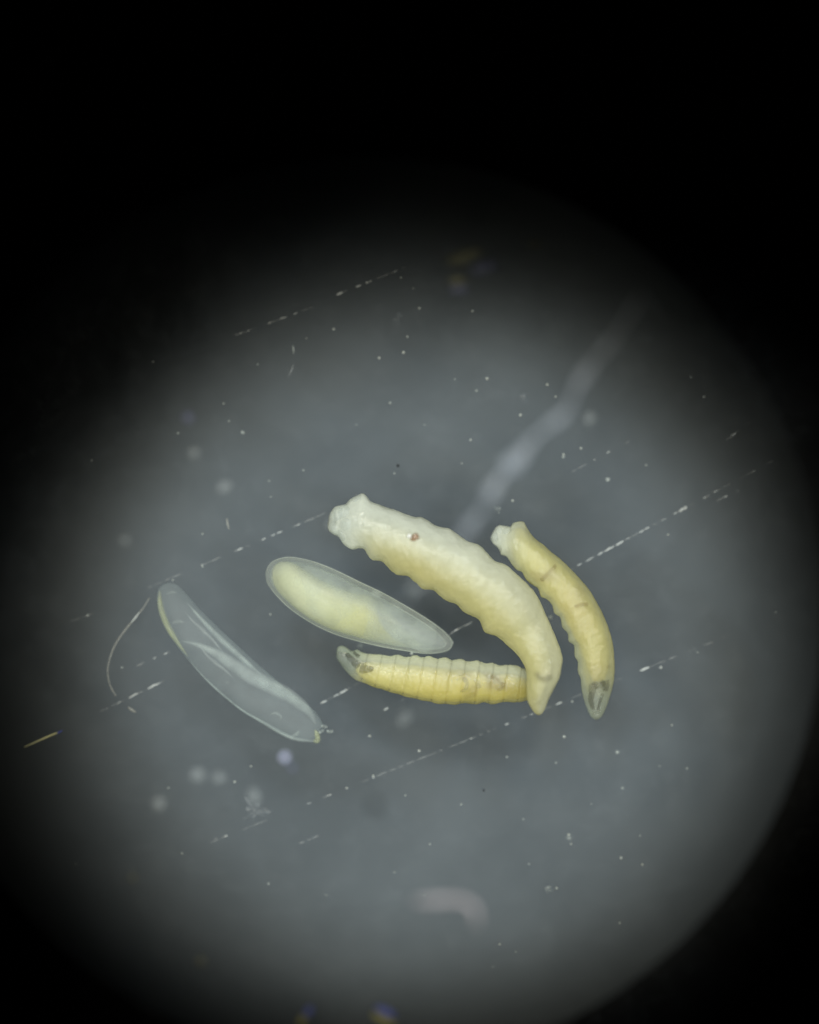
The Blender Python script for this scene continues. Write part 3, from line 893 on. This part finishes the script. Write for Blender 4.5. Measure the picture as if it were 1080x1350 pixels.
def cluster(name, label, cat, x, y, spread, count, r, mat, seed, group=None, z=0.0):
    """one ragged flake: uneven outline, crumpled thin body"""
    rnd = random.Random(seed)
    n, rings = 40, 5
    verts, faces = [Vector((0, 0, 0.02))], []
    R = (spread + r * 0.5) / PXMM
    for j in range(1, rings + 1):
        for i in range(n):
            a = 2 * math.pi * i / n
            e = Vector((math.cos(a), math.sin(a), seed * 0.7))
            rr = R * (0.62 + 0.55 * noise.noise(e * 1.7) + 0.45 * noise.noise(e * 4.5)) * j / rings
            rr = max(rr, R * 0.1 * j / rings)
            p = Vector((rr * math.cos(a), rr * math.sin(a), 0))
            p.z = 0.004 + 0.035 * (1 - (j / rings) ** 2) * (0.6 + 0.8 * noise.noise(p * 40 + Vector((seed, 0, 0))))
            verts.append(p)
    for i in range(n):
        k = (i + 1) % n
        faces.append((0, 1 + i, 1 + k))
        for j in range(rings - 1):
            o0, o1 = 1 + j * n, 1 + (j + 1) * n
            faces.append((o0 + i, o1 + i, o1 + k, o0 + k))
    o = link(name, mesh(name, verts, faces), MAT[mat])
    o.location = P(x, y, z)
    tag(o, label, cat, group)
    return o

cluster('debris_clump', 'whitish flake of debris with a bright grain at its side', 'debris', 723, 1173, 6, 9, 4, 'dimdust', 31)
cluster('debris_clump', 'small pale flake near the blurred thread, above its bright knot', 'debris', 690, 526, 7, 7, 4, 'smear', 32)
cluster('debris_clump', 'ragged bluish clump of debris beyond the torn end of the empty eggshell', 'debris', 337, 1070, 17, 22, 6, 'smear', 33)
cluster('debris_clump', 'small ragged flake at the top of the lit field, by two bright specks', 'debris', 524, 421, 8, 8, 4, 'smear', 34)
cluster('debris_clump', 'small chip touching the gap between the two curved larvae', 'debris', 725, 814, 3.5, 4, 3, 'dust', 35)
cluster('debris_clump', 'pale grains between the blurred thread and the slim larva tail', 'debris', 656, 671, 5, 6, 2.5, 'dimdust', 36)
cluster('debris_clump', 'pale chips beside the head of the ringed yellow larva', 'debris', 476, 851, 5, 6, 3, 'dimdust', 37)
cluster('debris_clump', 'two pale grains in line below the slim larva head', 'debris', 751, 1105, 6, 5, 2.2, 'dimdust', 38)

def short_bit(name, label, cat, pts, rads, mat, z=0.006, group=None, sides=7, n=16, squash=0.7, uneven=0.25):
    sp = spline(pts, n)
    o0 = P(pts[0][0], pts[0][1], z)
    rr = []
    for i in range(n):
        x = i / (n - 1) * (len(rads) - 1)
        k = min(len(rads) - 2, int(x))
        rr.append((rads[k] + (rads[k + 1] - rads[k]) * (x - k)) / PXMM * (1 + uneven * noise.noise(Vector((i * 0.45, pts[0][0], 0)))))
    o = link(name, tube(name, [P(p.x, p.y, z + rr[i] * squash) - o0 for i, p in enumerate(sp)], rr, sides, squash), MAT[mat])
    o.location = o0
    tag(o, label, cat, group)
    return o

short_bit('yellow_glint', 'short straight bright yellow glint at the dim edge of the light', 'fibre', [(32, 985), (50, 977), (66, 970), (76, 966)], (0.6, 1.0, 1.4, 0.9), 'yglint')  # glint and its lens colours, put in as a yellow strip and blue tip
short_bit('blue_glint_tip', 'tiny blue lens fringe at the tip of the bright yellow glint', 'fibre', [(76, 967), (82, 963)], (1.2, 0.7), 'bfringe')
short_bit('thin_hair', 'thin curved hair beside the rounded end of the empty eggshell', 'hair',
          [(197, 788), (190, 800), (178, 815), (164, 832), (152, 850), (145, 868), (142, 885), (145, 903), (153, 918)], (0.6, 0.9, 1.0, 1.3, 1.2, 1.0, 0.8, 0.9, 0.8), 'hair', n=40)
short_bit('hair_glint', 'short bright sliver lying along the thin curved hair', 'fibre', [(173, 821), (178, 815), (184, 807)], (0.6, 1.5, 0.6), 'scratch', 0.012)
short_bit('lint_bit', 'short brownish lint bit beyond the end of the thin curved hair', 'fibre', [(169, 932), (174, 936), (179, 939)], (0.8, 2.0, 0.8), 'hair')
short_bit('upright_fleck', 'narrow pale fleck standing alone between the big larva tail and the hair', 'fibre', [(299, 683), (300, 690), (302, 698)], (0.6, 1.4, 0.6), 'hair')
short_bit('upright_fleck', 'narrow white fleck near the broken line of glints in the dim light', 'fibre', [(386, 455), (387, 461), (387, 467)], (0.6, 1.6, 0.6), 'dimdust')
short_bit('upright_fleck', 'faint thin bluish fleck under a narrow white one', 'fibre', [(387, 480), (385, 487), (380, 497)], (0.6, 1.4, 0.6), 'smear')
speck(524.8, 614, 2.0, 'darkdust', 'single tiny black speck on the bare glass above the big larva', 'dust speck', name='black_speck')
speck(638, 1042, 2.2, 'greydark', 'small faint dark speck on the glass below the ringed larva', 'dust speck', name='dark_speck')

# amber bead on the back of the big larva
bv = BVHTree.FromPolygons([v.co + mid1 for v in skin_a.data.vertices], [tuple(p.vertices) for p in skin_a.data.polygons])
def on_top(x, y):
    q = P(x, y, 0.25)
    hit = bv.ray_cast(Vector((q.x, q.y, 5)), Vector((0, 0, -1)))
    return hit[0].z if hit[0] else 0.2
zt = on_top(546, 709)
bead = link('amber_bead', lump('amber_bead', 5.6 / PXMM, 3.3, 0.5, 0.6, 3, 1.25), MAT['amber'])
bead.location = P(547, 709, zt - 0.002)
tag(bead, 'tiny reddish brown bead stuck on the back of the largest larva', 'bead')
wg = link('bead_highlight', lump('bead_highlight', 3.0 / PXMM, 5.1, 0.2, 0.8, 2), MAT['glint'])  # the bead's highlight, put in as a white lump
wg.location = P(539.5, 706.5, on_top(539.5, 706.5) + 0.02)
tag(wg, 'bright white highlight of the brown bead on the largest larva', 'highlight')

# things lying on the grey plate under the slide, out of focus
ZP = PLATE_Z + 0.004
ZU = -SLIDE_T - 0.055                               # stuck to the slide's under face
short_bit('cotton_thread', 'long pale blurred thread lying under the glass beyond the two curved larvae', 'thread',
          [(845, 388), (836, 404), (818, 434), (800, 458), (780, 481), (762, 508), (748, 540), (729, 558), (706, 576), (680, 607), (658, 632), (638, 668), (616, 698), (590, 735), (560, 765), (535, 790)],
          (2, 5, 2, 6, 2, 10, 2, 4, 7, 2, 8, 13, 3, 10, 3, 9, 3, 8, 3, 7, 3), 'thread', ZP, n=90, sides=9, squash=0.35, uneven=0.7)
short_bit('lint_hook', 'blurred pinkish bent lint fibre under the glass, hooked at one end', 'fibre',
          [(548, 1188), (568, 1187), (592, 1186), (612, 1188), (624, 1196), (629, 1208), (628, 1220)], (3, 4.5, 5, 4.5, 4, 4, 2), 'lint', ZP, n=30, sides=9, squash=0.35)

def under(x, y, r, mat, label, name='blurred_mote', group=None, stretch=1.0, rot=0.0, z=ZP):
    o = link(name, lump(name, r / PXMM, x * 0.011 + y * 0.017, 0.35, 0.35, 3, stretch), MAT[mat])
    o.location = P(x, y, z + r / PXMM * 0.3)
    o.rotation_euler = (0, 0, rot)
    tag(o, label, 'dust speck', group)

under(375.5, 998, 5.5, 'violet', 'bright blurred violet dot just past the torn end of the empty eggshell', 'violet_mote', z=-SLIDE_T - 0.03)
under(385, 1012, 4, 'bdim', 'dim blue blur touching the bright violet dot', 'blue_fringe_mote', z=-SLIDE_T - 0.03)  # blue lens fringe of the violet dot, put in as a lump
under(495, 1064, 9, 'greydark', 'dark soft round smudge under the glass', 'dark_smudge')
MOTE = 'soft blurred pale mote under the glass'
for x, y, r, st in [(255, 598, 7, 1.1), (296, 641, 8, 1.2), (165, 712, 7, 0.9), (261, 1022, 9, 1.2), (289, 1025, 8, 1.2), (778, 551, 8, 1.0), (335, 1050, 9, 1.3),
                    (545, 778, 11, 1.3), (210, 1060, 9, 1.2), (440, 690, 7, 1.5), (535, 945, 9, 1.6)]:
    under(x, y, r, 'smear', MOTE, group='blurred pale motes under the slide', stretch=st, rot=x, z=-SLIDE_T - 0.04)
for x, y, r, st, mt, lb in [(613, 338, 9, 2.6, 'yfringe', 'blurred yellow lens fringe streak at the top of the lit field'),
                            (640, 352, 8, 2.2, 'bfringe', 'blurred blue lens fringe streak below the yellow one at the top of the lit field'),
                            (604, 370, 6, 2.0, 'yfringe', 'short blurred yellow fringe bar above a blue fringe bar'),
                            (605, 381, 6, 2.0, 'bfringe', 'short blurred blue fringe bar under a yellow fringe bar'),
                            (705, 322, 5, 1.4, 'yfringe', 'dim lens-tinted yellow mote at the dark rim beyond the blurred streaks'),
                            (265, 1267, 5, 1.2, 'yfringe', 'dim lens-tinted yellow mote in the dark corner below the blue debris clump'),
                            (175, 1157, 4, 1.3, 'yfringe', 'small dim lens-tinted brown mote near the dark rim'),
                            (248, 550, 6, 1.1, 'bfringe', 'dim lens-tinted blue mote in the dusky part of the field'),
                            (406, 1334, 5, 1.8, 'bfringe', 'vivid blue lens fringe at the rim beside a yellow fringe'),
                            (398, 1345, 5, 1.6, 'yfringe', 'vivid yellow lens fringe at the rim beside a blue fringe'),
                            (508, 1334, 6, 2.4, 'bfringe', 'slanted blue fringe streak at the rim along a yellow fringe streak'),
                            (506, 1344, 6, 2.8, 'yfringe', 'slanted yellow fringe streak at the rim along a blue fringe streak')]:
    under(x, y, r, mt if y > 1300 else {'yfringe': 'ydim', 'bfringe': 'bdim'}[mt], lb, 'lens_fringe', stretch=st, rot=math.radians(55 if 390 < x < 410 else (-25 if y > 1300 else (18 if y < 360 else 0))), z=-SLIDE_T - 0.03)  # lens colour fringes of bright specks, put in as coloured lumps
